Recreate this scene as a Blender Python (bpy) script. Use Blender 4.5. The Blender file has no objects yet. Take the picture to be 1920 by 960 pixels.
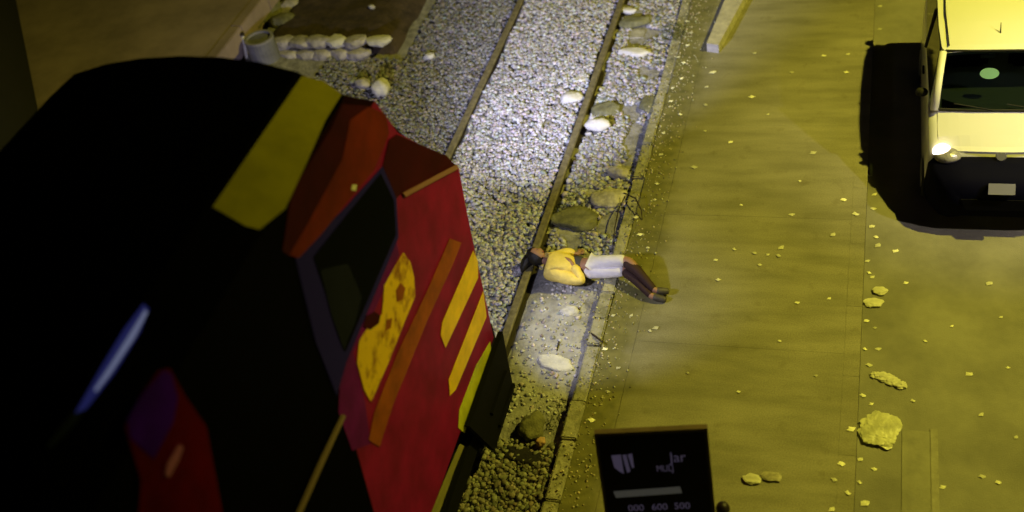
import bpy, bmesh, math, random
import numpy as np
from mathutils import Vector, Matrix, noise
random.seed(7); rng = np.random.default_rng(7)
sc = bpy.context.scene
C = sc.collection

# ------------------------------------------------------------------ camera
F_PX = 2129.0; CAM_H = 8.864
RCAM = Matrix(((0.95432882, -0.03952336, 0.29613241),
               (0.24512634, 0.67023134, -0.70050198),
               (-0.17078934, 0.74110372, 0.64930445)))
cam = bpy.data.cameras.new('camera'); camo = bpy.data.objects.new('camera', cam); C.objects.link(camo)
cam.sensor_width = 36.0; cam.lens = 36.0 * F_PX / 1920.0
cam.clip_start = 0.1; cam.clip_end = 1500
m = RCAM.to_4x4(); m.translation = (0, 0, CAM_H); camo.matrix_world = m
cam.dof.use_dof = True; cam.dof.focus_distance = 12.3; cam.dof.aperture_fstop = 0.55
sc.camera = camo

# ------------------------------------------------------------------ world: night sky, sun below the horizon
w = bpy.data.worlds.new('World'); sc.world = w; w.use_nodes = True
nt = w.node_tree; bg = nt.nodes['Background']
sky = nt.nodes.new('ShaderNodeTexSky'); sky.sky_type = 'NISHITA'; sky.sun_disc = False
sky.sun_elevation = math.radians(-4.0); sky.sun_rotation = math.radians(200)
nt.links.new(sky.outputs['Color'], bg.inputs['Color']); bg.inputs['Strength'].default_value = 0.03
sc.view_settings.view_transform = 'Standard'; sc.view_settings.look = 'None'
sc.view_settings.exposure = 0; sc.view_settings.gamma = 1; sc.view_settings.use_curve_mapping = False

SODIUM = (1.0, 0.88, 0.105); LED = (0.86, 0.84, 1.0)

# ------------------------------------------------------------------ survey helpers (photo reading -> metres)
def ray(px, py):
    return RCAM @ Vector((px - 960, 480 - py, -F_PX))
def at(px, py, z=0.0):
    d = ray(px, py); t = (z - CAM_H) / d.z
    return Vector((d.x * t, d.y * t, z))
SIDE_X = -3.49
def on_side(px, py, x=SIDE_X):
    d = ray(px, py); t = x / d.x
    return Vector((x, d.y * t, CAM_H + d.z * t))
def on_plane(px, py, p0, n):
    d = ray(px, py); o = Vector((0, 0, CAM_H)); t = (Vector(p0) - o).dot(n) / d.dot(n)
    return o + d * t

# ------------------------------------------------------------------ materials
MATS = {}
def mat(name, col, rough=0.7, var=0.0, scale=6.0, bump=0.0, bscale=40.0, metal=0.0, emit=None, estr=0.0,
        coat=0.0, col2=None, thr=(0.35, 0.65), randobj=0.0, attr=None, spec=0.5, detail=6.0):
    if name in MATS: return MATS[name]
    mt = bpy.data.materials.new(name); mt.use_nodes = True; n = mt.node_tree.nodes; l = mt.node_tree.links
    b = n['Principled BSDF']
    b.inputs['Roughness'].default_value = rough; b.inputs['Metallic'].default_value = metal
    b.inputs['Specular IOR Level'].default_value = spec
    if coat: b.inputs['Coat Weight'].default_value = coat
    c = (*col, 1)
    b.inputs['Base Color'].default_value = c
    tc = n.new('ShaderNodeTexCoord')
    last = None
    if var or col2:
        no = n.new('ShaderNodeTexNoise'); no.inputs['Scale'].default_value = scale; no.inputs['Detail'].default_value = detail
        no.inputs['Roughness'].default_value = 0.62
        l.new(tc.outputs['Object'], no.inputs['Vector'])
        r = n.new('ShaderNodeValToRGB'); r.color_ramp.elements[0].position = thr[0]; r.color_ramp.elements[1].position = thr[1]
        if col2: r.color_ramp.elements[0].color = c; r.color_ramp.elements[1].color = (*col2, 1)
        else:
            r.color_ramp.elements[0].color = (*[max(0, x * (1 - var)) for x in col], 1)
            r.color_ramp.elements[1].color = (*[min(1, x * (1 + var)) for x in col], 1)
        l.new(no.outputs['Fac'], r.inputs['Fac']); last = r.outputs['Color']
    if attr:
        a = n.new('ShaderNodeAttribute'); a.attribute_name = attr
        mx = n.new('ShaderNodeMix'); mx.data_type = 'RGBA'; mx.blend_type = 'MULTIPLY'; mx.inputs[0].default_value = 1
        if last: l.new(last, mx.inputs[6])
        else: mx.inputs[6].default_value = c
        l.new(a.outputs['Color'], mx.inputs[7]); last = mx.outputs[2]
    if randobj:
        oi = n.new('ShaderNodeObjectInfo'); mr = n.new('ShaderNodeMapRange')
        mr.inputs[3].default_value = 1 - randobj; mr.inputs[4].default_value = 1 + randobj
        l.new(oi.outputs['Random'], mr.inputs[0])
        hs = n.new('ShaderNodeHueSaturation')
        l.new(mr.outputs[0], hs.inputs['Value'])
        if last: l.new(last, hs.inputs['Color'])
        else: hs.inputs['Color'].default_value = c
        last = hs.outputs['Color']
    if last: l.new(last, b.inputs['Base Color'])
    if bump:
        nb = n.new('ShaderNodeTexNoise'); nb.inputs['Scale'].default_value = bscale; nb.inputs['Detail'].default_value = 5
        l.new(tc.outputs['Object'], nb.inputs['Vector'])
        bu = n.new('ShaderNodeBump'); bu.inputs['Strength'].default_value = min(1, bump); bu.inputs['Distance'].default_value = 0.02
        l.new(nb.outputs['Fac'], bu.inputs['Height']); l.new(bu.outputs['Normal'], b.inputs['Normal'])
    if emit:
        b.inputs['Emission Color'].default_value = (*emit, 1); b.inputs['Emission Strength'].default_value = estr
    MATS[name] = mt
    return mt

def paving_mat():
    """worn asphalt: fine grain, wide soft stains, pale scuffed patches, mossy tint"""
    mt = bpy.data.materials.new('worn_paving'); mt.use_nodes = True; n = mt.node_tree.nodes; l = mt.node_tree.links
    b = n['Principled BSDF']; tc = n.new('ShaderNodeNewGeometry')
    def nz(sc_, det, vec=None, stretch=None):
        no = n.new('ShaderNodeTexNoise'); no.inputs['Scale'].default_value = sc_; no.inputs['Detail'].default_value = det
        if stretch:
            mp = n.new('ShaderNodeMapping'); mp.inputs['Scale'].default_value = stretch
            l.new(tc.outputs['Position'], mp.inputs['Vector']); l.new(mp.outputs['Vector'], no.inputs['Vector'])
        else: l.new(tc.outputs['Position'], no.inputs['Vector'])
        return no
    def ramp(src, p0, c0, p1, c1):
        r = n.new('ShaderNodeValToRGB'); r.color_ramp.elements[0].position = p0; r.color_ramp.elements[1].position = p1
        r.color_ramp.elements[0].color = (*c0, 1); r.color_ramp.elements[1].color = (*c1, 1)
        l.new(src, r.inputs['Fac']); return r.outputs['Color']
    def mul(a, c):
        mx = n.new('ShaderNodeMix'); mx.data_type = 'RGBA'; mx.blend_type = 'MULTIPLY'; mx.inputs[0].default_value = 1
        l.new(a, mx.inputs[6]); l.new(c, mx.inputs[7]); return mx.outputs[2]
    base = ramp(nz(0.55, 4).outputs['Fac'], 0.34, (.235, .22, .145), 0.68, (.31, .29, .205))
    mid = ramp(nz(2.1, 6, stretch=(0.55, 2.4, 1)).outputs['Fac'], 0.32, (.76, .755, .70), 0.62, (1.06, 1.05, 1.05))
    fine = ramp(nz(70, 3).outputs['Fac'], 0.3, (.80, .80, .80), 0.72, (1.16, 1.16, 1.16))
    spots = ramp(nz(5, 6).outputs['Fac'], 0.25, (.80, .78, .70), 0.40, (1, 1, 1))
    out = mul(mul(mul(base, mid), fine), spots)
    sx = n.new('ShaderNodeSeparateXYZ'); l.new(tc.outputs['Position'], sx.inputs[0])
    nm = nz(3.2, 5); ad = n.new('ShaderNodeMath'); ad.operation = 'MULTIPLY_ADD'; ad.inputs[1].default_value = 0.55
    l.new(nm.outputs['Fac'], ad.inputs[0]); l.new(sx.outputs['X'], ad.inputs[2])            # x + noise
    mr = n.new('ShaderNodeMapRange'); mr.interpolation_type = 'SMOOTHSTEP'; mr.inputs[1].default_value = -2.22; mr.inputs[2].default_value = -1.78
    mr.inputs[3].default_value = 1; mr.inputs[4].default_value = 0; l.new(ad.outputs[0], mr.inputs[0])
    mm = n.new('ShaderNodeMix'); mm.data_type = 'RGBA'; l.new(mr.outputs[0], mm.inputs[0]); l.new(out, mm.inputs[6])
    l.new(mul(mid, ramp(nz(9, 4).outputs['Fac'], .3, (.12, .115, .035), .7, (.20, .185, .06))), mm.inputs[7]); out = mm.outputs[2]
    l.new(out, b.inputs['Base Color']); b.inputs['Roughness'].default_value = 0.85
    bu = n.new('ShaderNodeBump'); bu.inputs['Strength'].default_value = 0.35; bu.inputs['Distance'].default_value = 0.006
    l.new(nz(160, 4).outputs['Fac'], bu.inputs['Height']); l.new(bu.outputs['Normal'], b.inputs['Normal'])
    return mt

M_pave = paving_mat()
M_road = mat('road_asphalt', (.22, .21, .16), .85, .22, 1.3, .4, 90)
M_kerb = mat('kerb_concrete', (.285, .27, .19), .8, .2, 5, .3, 60, randobj=.12)
M_cope = mat('coping_concrete', (.15, .145, .07), .92, 0, 5, .9, 25, randobj=.12, col2=(.36, .34, .24), thr=(.32, .56))
M_moss = mat('mossy_gutter', (.12, .11, .03), .95, 0, 4, .5, 60, col2=(.20, .18, .07))
M_bed = mat('trackbed_grit', (.24, .23, .22), .95, .35, 9, 1, 30)
M_soil = mat('dark_soil', (.050, .034, .026), .98, .4, 5, 1, 20)
M_sand = mat('grey_sand', (.33, .32, .305), .95, .25, 6, .8, 25)
M_ground = mat('far_ground', (.06, .055, .045), .98, .3, .5, .3, 3)
M_stone = mat('ballast_stone', (.42, .405, .40), .95, .18, 18, .4, 60, attr='tint', spec=.15)
M_rail_side = mat('rusty_rail', (.022, .015, .010), .75, .4, 12, .5, 60)
M_rail_top = mat('worn_rail_top', (.17, .145, .075), .6, .35, 14, .1, 60, metal=.1)
M_sleeper = mat('concrete_sleeper', (.33, .31, .24), .9, .35, 7, .7, 40, randobj=.15)
M_plat = mat('beige_platform', (.30, .23, .22), .9, .22, 1.2, .25, 50)
M_black = mat('black_wall', (.004, .004, .005), .9, .3, 3)
M_pale = mat('pale_stone', (.55, .53, .47), .85, .15, 9, .5, 30)
M_wallstone = mat('rubble_stone', (.36, .33, .31), .9, .35, 9, .8, 24, randobj=.18)
M_olivestone = mat('mossy_stone', (.15, .145, .07), .95, .35, 8, .8, 30)
M_leaf = mat('dry_leaf', (.85, .82, .55), .6, .2, 30, randobj=.35)

# ------------------------------------------------------------------ builders
def obj(name, bm_or_me, m_, parent=None, smooth=False):
    if isinstance(bm_or_me, bmesh.types.BMesh):
        me = bpy.data.meshes.new(name); bmesh.ops.recalc_face_normals(bm_or_me, faces=bm_or_me.faces[:])
        bm_or_me.to_mesh(me); bm_or_me.free()
    else: me = bm_or_me
    if smooth: me.polygons.foreach_set('use_smooth', [True] * len(me.polygons))
    if m_ is not None and not me.materials: me.materials.append(m_)
    o = bpy.data.objects.new(name, me); C.objects.link(o)
    if parent: o.parent = parent; o.matrix_parent_inverse = Matrix()
    return o
def world_child(o, parent):
    """o was built in world coordinates: keep it where it is under its thing"""
    o.parent = parent; o.matrix_parent_inverse = Matrix.Translation(-Vector(parent.location)); return o
def tag(o, label=None, cat=None, group=None, kind=None):
    if label: o['label'] = label
    if cat: o['category'] = cat
    if group: o['group'] = group
    if kind: o['kind'] = kind
    return o
def empty(name, loc=(0, 0, 0)):
    o = bpy.data.objects.new(name, None); C.objects.link(o); o.location = loc; o.empty_display_size = .2; return o
def box(bm, x0, x1, y0, y1, z0, z1, bev=0.0):
    v = [bm.verts.new(p) for p in ((x0,y0,z0),(x1,y0,z0),(x1,y1,z0),(x0,y1,z0),(x0,y0,z1),(x1,y0,z1),(x1,y1,z1),(x0,y1,z1))]
    fs = [bm.faces.new([v[i] for i in q]) for q in ((3,2,1,0),(4,5,6,7),(0,1,5,4),(1,2,6,5),(2,3,7,6),(3,0,4,7))]
    if bev:
        es = list({e for f in fs for e in f.edges})
        bmesh.ops.bevel(bm, geom=es, offset=bev, segments=2, affect='EDGES')
    return bm
def boxbm(*a, **k): return box(bmesh.new(), *a, **k)
def tube(bm, pts, r, seg=8, cap=True):
    pts = [Vector(p) for p in pts]; rs = r if isinstance(r, (list, tuple)) else [r] * len(pts); rings = []
    for i, p in enumerate(pts):
        t = (pts[min(i + 1, len(pts) - 1)] - pts[max(i - 1, 0)]).normalized()
        a = t.cross(Vector((0, 0, 1)) if abs(t.z) < .9 else Vector((1, 0, 0))).normalized(); b = t.cross(a)
        rings.append([bm.verts.new(p + (a * math.cos(q) + b * math.sin(q)) * rs[i]) for q in [2 * math.pi * k / seg for k in range(seg)]])
    for A, B in zip(rings, rings[1:]):
        for k in range(seg): bm.faces.new((A[k], A[(k + 1) % seg], B[(k + 1) % seg], B[k]))
    if cap: bm.faces.new(rings[0][::-1]); bm.faces.new(rings[-1])
    return bm
def prism(pts, n, thick):
    """solid plate: outline pts, grown by thick along n"""
    bm = bmesh.new(); n = Vector(n).normalized()
    a = [bm.verts.new(p) for p in pts]; b = [bm.verts.new(Vector(p) + n * thick) for p in pts]; k = len(a)
    bm.faces.new(a[::-1]); bm.faces.new(b)
    for i in range(k): bm.faces.new((a[i], a[(i + 1) % k], b[(i + 1) % k], b[i]))
    return bm
def rock_bm(sx, sy, sz, seed, sub=2, rough=.28, flat=.0):
    bm = bmesh.new(); bmesh.ops.create_icosphere(bm, subdivisions=sub, radius=1)
    o = Vector((seed * 7.3, seed * 3.1, seed))
    for v in bm.verts:
        d = 1 + rough * noise.noise(v.co * 1.3 + o) + rough * .5 * noise.noise(v.co * 3.1 + o)
        v.co = Vector((v.co.x * sx * d, v.co.y * sy * d, max(v.co.z, -.6) * sz * d))
        if flat and v.co.z > sz * flat: v.co.z = sz * flat + (v.co.z - sz * flat) * .2
    return bm
def rock(name, loc, size, m_, seed, label, cat, group=None, rot=0, flat=0, sub=2, rough=.28):
    o = obj(name, rock_bm(*size, seed, sub, rough, flat), m_); o.location = loc; o.rotation_euler.z = rot
    for p in o.data.polygons: p.use_smooth = sub > 2
    return tag(o, label, cat, group)

# ================================================================== SETTING
g = bmesh.new(); bmesh.ops.create_grid(g, x_segments=4, y_segments=4, size=400)
o = obj('ground', g, M_ground); o.location.z = -0.42; tag(o, kind='structure')
# track bed: one gently uneven sheet from the wall to the coping
def sheet(name, x0, x1, y0, y1, step, zf, m_, kind='structure'):
    nx = int((x1 - x0) / step) + 1; ny = int((y1 - y0) / step) + 1
    xs = np.linspace(x0, x1, nx); ys = np.linspace(y0, y1, ny)
    vs = [(x, y, zf(x, y)) for y in ys for x in xs]
    fs = [(j * nx + i, j * nx + i + 1, (j + 1) * nx + i + 1, (j + 1) * nx + i) for j in range(ny - 1) for i in range(nx - 1)]
    me = bpy.data.meshes.new(name); me.from_pydata(vs, [], fs); me.update()
    return tag(obj(name, me, m_, smooth=True), kind=kind)
RAIL_R, RAIL_L = -3.79, -5.465
COPE0, COPE1 = -2.84, -2.68
def bed_z(x, y):
    z = -0.16
    if RAIL_L < x < RAIL_R: z += .02
    if x > -3.72:                                           # shoulder right of the rail
        z = -0.14 + (.03 if y < 9.6 else 0)
    if RAIL_L < x < RAIL_R - .06: z += .01
    if x < -7.0: z += min(.25, (-7.0 - x) * .12)
    z += .035 * noise.noise(Vector((x * 1.1, y * 1.1, 3))) + .015 * noise.noise(Vector((x * 4, y * 4, 9)))
    return z
sheet('track_bed', -9.6, COPE0 + .02, 1.0, 24.0, .13, bed_z, M_bed)
def sand_z(x, y):
    cx = (x + 3.28) / .44; cy = (y - 8.15) / 1.25; d = cx ** 4 + cy ** 4
    return -0.165 + .075 * max(0, 1 - d) ** .5 + .03 * noise.noise(Vector((x * 5, y * 5, 1))) + .012 * noise.noise(Vector((x * 17, y * 17, 1)))
sheet('sand_patch', -3.72, -2.86, 6.8, 9.5, .035, sand_z, M_sand)

# pavement: concrete foundation with individual paving panels (parts)
pv = obj('pavement', boxbm(-2.33, -0.16, -6, 30, -.4, -.02), M_pave); tag(pv, kind='structure')
ys = [-6, -3.2, -.9, 1.4, 3.6, 5.7, 8.3, 10.42, 12.25, 14.1, 16.2, 18.4, 21, 24, 27, 30]
for a, b in zip(ys, ys[1:]):
    e = random.uniform(-.0004, .0004)
    obj('paving_panel', boxbm(-2.325, -.160, a + .0006, b - .0006, -.02, e, bev=.001), M_pave, pv)
gut = obj('pavement_gutter', boxbm(COPE1, -2.328, -6, 30, -.4, -.006), M_pave); tag(gut, kind='structure')
# kerb stones between pavement and road
kb = obj('kerb', boxbm(-.158, -.012, -6, 30, -.4, -.03), M_pave); tag(kb, kind='structure')
y = -6.0; k = 0
while y < 30:
    obj('kerb_stone', boxbm(-.1595, 0.0, y + .0005, y + .9995, -.03, .001 + random.uniform(-.0005, .0005), bev=.0015), M_pave, kb); y += 1.0
# coping stones along the track side
cp = obj('track_coping', boxbm(COPE0 + .01, COPE1 - .002, -6, 30, -.4, -.03), M_cope); tag(cp, kind='structure')
y = -6.0
while y < 12.55:
    L = random.uniform(.35, .8)
    if 10.1 < y < 10.9 or 12.4 < y < 12.9: y += .45; continue            # broken-out stones
    obj('coping_stone', boxbm(COPE0 + random.uniform(-.012, .012), COPE1 - random.uniform(.002, .016), y + .004, y + L - .004, -.05, .018 + random.uniform(-.02, .014), bev=.014), M_cope, cp); y += L
# road
rd = sheet('road', .004, 30, -12, 60, 1.5, lambda x, y: -.12 if x < 8 else -.12, M_road)
obj('concrete_strip', boxbm(.41, .72, 2.0, 7.46, -.13, -.112, bev=.003), mat('road_patch', (.24, .23, .165), .85, .2, 3, .3, 60), rd)
obj('strip_edge', boxbm(.665, .735, 1.95, 7.49, -.125, -.104, bev=.004), M_kerb, rd)
# left platform with its edge stones and the dark building on it
pl = obj('platform', prism([(-9.78, 8, -.4), (-9.78, 12.9, -.4), (-9.72, 30, -.4), (-30, 30, -.4), (-30, 8, -.4)], (0, 0, 1), 1.0), M_plat); tag(pl, kind='structure')
y = 8.0
while y < 24:
    obj('edge_stone', boxbm(-9.775, -9.58, y + .005, y + .995, .30, .612, bev=.012), M_plat, pl); y += 1.0
p0 = at(22, -40, .6); p1 = at(70, 200, .6); d = (p1 - p0).normalized()
nl = Vector((-abs(d.y), d.x * (1 if d.y < 0 else -1), 0)).normalized()
if nl.x > 0: nl = -nl
A = p0 - d * 4; B = p1 + d * 6
bd = empty('trackside_building', ((A + B) / 2))
tag(bd, 'unlit black building at the far left behind the beige platform', 'building')
world_child(obj('wall', prism([A, B, B + nl * 8, A + nl * 8], (0, 0, 1), 3.4), M_black), bd)
world_child(obj('roof', prism([A - nl * .2 - d * .2 + Vector((0, 0, 3.403)), B - nl * .2 + d * .2 + Vector((0, 0, 3.403)), B + nl * 8.2 + Vector((0, 0, 3.403)), A + nl * 8.2 + Vector((0, 0, 3.403))], (0, 0, 1), .18), M_black), bd)
# raised dark soil behind the stone wall
def soil_z(x, y):
    ex = min(1, max(0, (x + 9.6) / .25)) * min(1, max(0, (-7.15 - x) / .35)) * min(1, max(0, (y - 14.22) / .15))
    return -.2 + .38 * ex + .05 * noise.noise(Vector((x * 2, y * 2, 5)))
tag(sheet('soil', -9.6, -6.7, 14.22, 24, .12, soil_z, M_soil), kind='structure')

# ================================================================== BALLAST (nobody could count it)
def ico_np(sub):
    b = bmesh.new(); bmesh.ops.create_icosphere(b, subdivisions=sub, radius=1); b.verts.ensure_lookup_table()
    V = np.array([v.co[:] for v in b.verts]); T = np.array([[v.index for v in f.verts] for f in b.faces]); b.free(); return V, T
def scatter(name, pts, sizes, tints, m_, label, cat, sub=1):
    V0, T0 = ico_np(sub); n = len(pts); nv = len(V0)
    protos = [V0 * (1 + rng.uniform(-.32, .32, (nv, 1))) for _ in range(14)]
    idx = rng.integers(0, 14, n); P = np.stack(protos)[idx]
    sc3 = sizes[:, None] * np.stack([rng.uniform(.75, 1.3, n), rng.uniform(.75, 1.3, n), rng.uniform(.5, .85, n)], 1)
    P = P * sc3[:, None, :]
    a = rng.uniform(0, 6.28, n); ca, sa = np.cos(a), np.sin(a); t = rng.uniform(-.5, .5, n); ct, st = np.cos(t), np.sin(t)
    X, Y, Z = P[..., 0], P[..., 1], P[..., 2]
    Y, Z = Y * ct[:, None] - Z * st[:, None], Y * st[:, None] + Z * ct[:, None]
    X, Y = X * ca[:, None] - Y * sa[:, None], X * sa[:, None] + Y * ca[:, None]
    P = np.stack([X, Y, Z], -1) + pts[:, None, :]
    T = (T0[None] + (np.arange(n) * nv)[:, None, None]).reshape(-1, 3)
    me = bpy.data.meshes.new(name); me.vertices.add(n * nv); me.vertices.foreach_set('co', P.reshape(-1).astype('f'))
    me.loops.add(T.size); me.loops.foreach_set('vertex_index', T.reshape(-1).astype('i'))
    me.polygons.add(len(T)); me.polygons.foreach_set('loop_start', np.arange(0, T.size, 3, dtype='i')); me.polygons.foreach_set('loop_total', np.full(len(T), 3, dtype='i'))
    me.update(calc_edges=True)
    at_ = me.color_attributes.new('tint', 'FLOAT_COLOR', 'POINT')
    col = np.ones((n, nv, 4), 'f'); col[..., :3] = tints[:, None, :]; at_.data.foreach_set('color', col.reshape(-1))
    o = obj(name, me, m_); tag(o, label, cat, kind='stuff'); return o
def tint(n, lo=.45, hi=1.35):
    v = rng.uniform(lo, hi, (n, 1)); c = np.array([1, 1, 1]) + rng.normal(0, .05, (n, 3)); 
    return (v * c).clip(0, 2.2).astype('f')
def inbed(x, y): return np.array([bed_z(a, b) for a, b in zip(x, y)])
N = 72000
x = rng.uniform(-8.2, -3.86, N); y = rng.uniform(5.2, 19.5, N); k = (np.abs(x - RAIL_L) > .07) & ~((x > RAIL_L - .14) & (x < RAIL_L)) & (x < RAIL_R - .10)
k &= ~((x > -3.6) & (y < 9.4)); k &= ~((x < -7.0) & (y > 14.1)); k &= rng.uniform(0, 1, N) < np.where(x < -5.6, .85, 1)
x, y = x[k], y[k]; n = len(x); s = rng.uniform(.013, .034, n)
z = inbed(x, y) + .03 + rng.uniform(0, .03, n) + .03 * np.array([noise.noise(Vector((a * 2.2, b * 2.2, 4))) for a, b in zip(x, y)])
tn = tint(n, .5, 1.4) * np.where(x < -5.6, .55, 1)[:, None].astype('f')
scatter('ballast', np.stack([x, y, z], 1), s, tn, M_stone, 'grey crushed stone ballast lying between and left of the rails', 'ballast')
N = 8000
x = rng.uniform(-3.70, -2.86, N); y = rng.uniform(9.5, 19, N)
k = np.array([noise.noise(Vector((a * 2.5, b * 2.0, 8))) > -.22 for a, b in zip(x, y)])
x, y = x[k], y[k]; n = len(x); s = rng.uniform(.014, .042, n); z = inbed(x, y) + rng.uniform(.005, .03, n)
scatter('shoulder_gravel', np.stack([x, y, z], 1), s, tint(n, .35, 1.25), M_stone, 'mixed grey gravel lying along the right shoulder of the track', 'gravel')
N = 2600
x = rng.uniform(-3.70, -2.9, N); y = rng.uniform(4.6, 6.9, N); n = N; s = rng.uniform(.012, .035, n); z = inbed(x, y) + rng.uniform(.005, .03, n)
scatter('lower_gravel', np.stack([x, y, z], 1), s, (tint(n, .25, .8) * np.array([1, .98, .7])).astype('f'), M_stone, 'dark olive gravel on the shoulder in front of the sand patch', 'gravel')
N = 420
x = rng.uniform(-3.68, -2.9, N); y = rng.uniform(7.0, 9.4, N); n = N; s = rng.uniform(.008, .026, n); z = np.array([sand_z(a, b) for a, b in zip(x, y)]) + .006
scatter('sand_pebbles', np.stack([x, y, z], 1), s, tint(n, .5, 1.5), M_stone, 'small grey pebbles strewn over the sand patch beside the rail', 'pebbles')
N = 1900                                                     # crumbs of dirt and stone along the mossy gutter
x = rng.normal(-2.62, .15, N).clip(-2.9, -2.0); y = rng.uniform(4.5, 17, N); n = N; s = rng.uniform(.004, .014, n) * 1.0
z = np.where(x < -2.68, .02, np.where(x < -2.33, -.005, .001)) + s * .3
scatter('gutter_grit', np.stack([x, y, z], 1), s, (tint(n, .4, 1.6) * np.array([1, .95, .55])).astype('f'), M_stone, 'yellowish grit and crumbs strewn along the mossy gutter', 'grit')

# ================================================================== RAILS AND SLEEPERS
sl_y = [14.02 + .75 * i for i in range(-5, 4)]
def rail(x, label):
    r = empty('rail', (x, 8, 0)); tag(r, label, 'rail', 'rails of the track')
    def prof(pts):
        bm = bmesh.new(); A = [bm.verts.new((a, -14, c)) for a, c in pts]; B = [bm.verts.new((a, 24, c)) for a, c in pts]; n = len(pts)
        bm.faces.new(A[::-1]); bm.faces.new(B)
        for i in range(n): bm.faces.new((A[i], A[(i + 1) % n], B[(i + 1) % n], B[i]))
        return bm
    obj('rail_foot', prof([(-.070, -.165), (.070, -.165), (.070, -.155), (.012, -.135), (.010, -.042), (-.010, -.042), (-.012, -.135), (-.070, -.155)]), M_rail_side, r)
    obj('rail_head', prof([(-.046, -.040), (.046, -.040), (.048, -.008), (.038, .001), (-.038, .001), (-.048, -.008)]), M_rail_top, r)
    for s in sl_y:
        for q in (-1, 1): obj('clip', boxbm(q * .075 - .02, q * .075 + .02, s - 8 - .03, s - 8 + .03, -.165, -.128, bev=.004), M_rail_side, r)
    return r
rail(RAIL_R, 'worn brown rail on the right, next to the lying person')
rail(RAIL_L, 'thin dark rail on the left, running in under the train nose')
base = None
SL = ['level with the head of the lying person', 'level with the flat mossy rock', 'beside the broad pale slab', 'level with the blocky grey stone', 'just below the white oval stone', 'just above the dark mossy stone', 'below the long pale stone', 'above the long pale stone', 'nearest the top edge', 'next to the thin pale stone', 'past the top edge', 'farthest along']
for i, s in enumerate(sl_y):
    if base is None:
        base = obj('sleeper', boxbm(-1.32, 1.32, -.13, .13, -.12, 0, bev=.015), M_sleeper); so = base
    else:
        so = base.copy(); C.objects.link(so)
    so.location = (-4.63 + random.uniform(-.03, .03), s, -.135 + random.uniform(-.012, .012)); so.rotation_euler.z = random.uniform(-.015, .015)
    tag(so, 'concrete sleeper end showing right of the rail, ' + SL[i], 'sleeper', 'sleepers under the rails')

# ================================================================== STONES ALONG THE TRACK
ST = [  # px, py, z, size, material, label
 (1121, 234, -.04, (.17, .10, .09), M_pale, 'smooth white oval stone right of the rail, the whitest of the shoulder stones'),
 (1160, 325, -.08, (.15, .08, .09), M_wallstone, 'blocky grey stone at the coping, below the white oval stone'),
 (1142, 372, -.10, (.22, .20, .08), M_wallstone, 'broad pale slab of stone beside the broken coping'),
 (1188, 98, -.08, (.24, .10, .07), M_pale, 'long pale stone between two sleepers near the top of the picture'),
 (1190, 40, -.09, (.26, .12, .06), M_olivestone, 'long dark olive stone right of the rail at the top'),
 (1222, 195, -.09, (.16, .20, .07), M_olivestone, 'dark mossy stone beside the shoulder gravel, above the white oval stone'),
 (1135, 205, -.10, (.20, .16, .05), M_olivestone, 'low dark stone against the rail, above the white oval stone'),
 (1080, 410, -.10, (.30, .20, .06), M_olivestone, 'flat mossy rock behind the head of the lying person'),
 (1068, 585, -.09, (.11, .08, .08), M_pale, 'round pale stone on the sand in front of the yellow jacket'),
 (1040, 682, -.10, (.20, .12, .06), M_pale, 'flat whitish stone at the near end of the sand patch'),
 (1110, 655, -.10, (.06, .05, .05), M_pale, 'small white stone against the coping at the near end of the sand'),
 (998, 800, -.06, (.13, .17, .12), M_olivestone, 'pointed brown-green rock beside the train step'),
 (1014, 828, -.02, (.05, .05, .05), mat('orange_stone', (.5, .3, .16), .8, .2, 20), 'small orange stone at the foot of the pointed rock'),
 (715, 165, .02, (.13, .16, .14), M_pale, 'pale upright stone behind the roof corner of the train'),
 (680, 157, .0, (.12, .10, .08), M_wallstone, 'small grey stone left of the pale upright one, behind the train'),
 (1008, 862, -.12, (.40, .10, .07), mat('pit_shade', (.012, .010, .008), .9, .3, 6, .6, 30), 'dark pit across the shoulder by the gravel, put in as black rock'),  # flat black rock standing in for the shade in a pit
 (1071, 183, -.09, (.17, .13, .075), M_pale, 'headlight glare between the rails, put in as a white stone'),  # glare on the ballast, put in as a pale stone
 (1088, 150, -.09, (.09, .07, .05), M_pale, 'small glare above the larger one between the rails, put in as white stone'),  # smaller spot of glare, likewise set as pale stone
 (805, 105, -.08, (.09, .06, .06), M_pale, 'pale stone in the ballast left of the left rail'),
 (1175, 20, -.09, (.14, .06, .06), M_pale, 'thin pale stone at the very top right of the rail'),
]
for i, (px, py, z, s, m_, lab) in enumerate(ST):
    rock('stone', at(px, py, z), s, m_, 11 + i * 3, lab, 'stone', 'larger stones beside the track', rot=(-.15 if i % 2 else .2), flat=.55 if s[2] < .075 else 0, sub=3, rough=.35)
# low moss tufts
def tuft(name, px, py, r, label, n=260, z=-.11):
    c = at(px, py, z); bm = bmesh.new()
    for i in range(n):
        a = random.uniform(0, 6.28); q = r * math.sqrt(random.random()); p = c + Vector((q * math.cos(a), q * math.sin(a) * 1.3, 0))
        b = random.uniform(0, 6.28); h = random.uniform(.015, .05); wv = Vector((math.cos(b), math.sin(b), 0)) * .007; le = Vector((random.uniform(-.03, .03), random.uniform(-.03, .03), h))
        bm.faces.new((bm.verts.new(p - wv), bm.verts.new(p + wv), bm.verts.new(p + le)))
    return tag(obj(name, bm, mat('moss', (.075, .085, .02), .9, .4, 20)), label, 'weeds', kind='stuff')
tuft('weeds', 1035, 405, .22, 'low green weeds between the rail and the flat mossy rock')
tuft('weeds', 1075, 395, .25, 'low green weeds on the shoulder behind the lying person', 300)
tuft('weeds', 1262, 60, .18, 'mossy weeds along the coping near the top of the picture', 300, 0)
tuft('weeds', 1030, 775, .2, 'dark weeds at the near end of the sand patch', 260)
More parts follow.
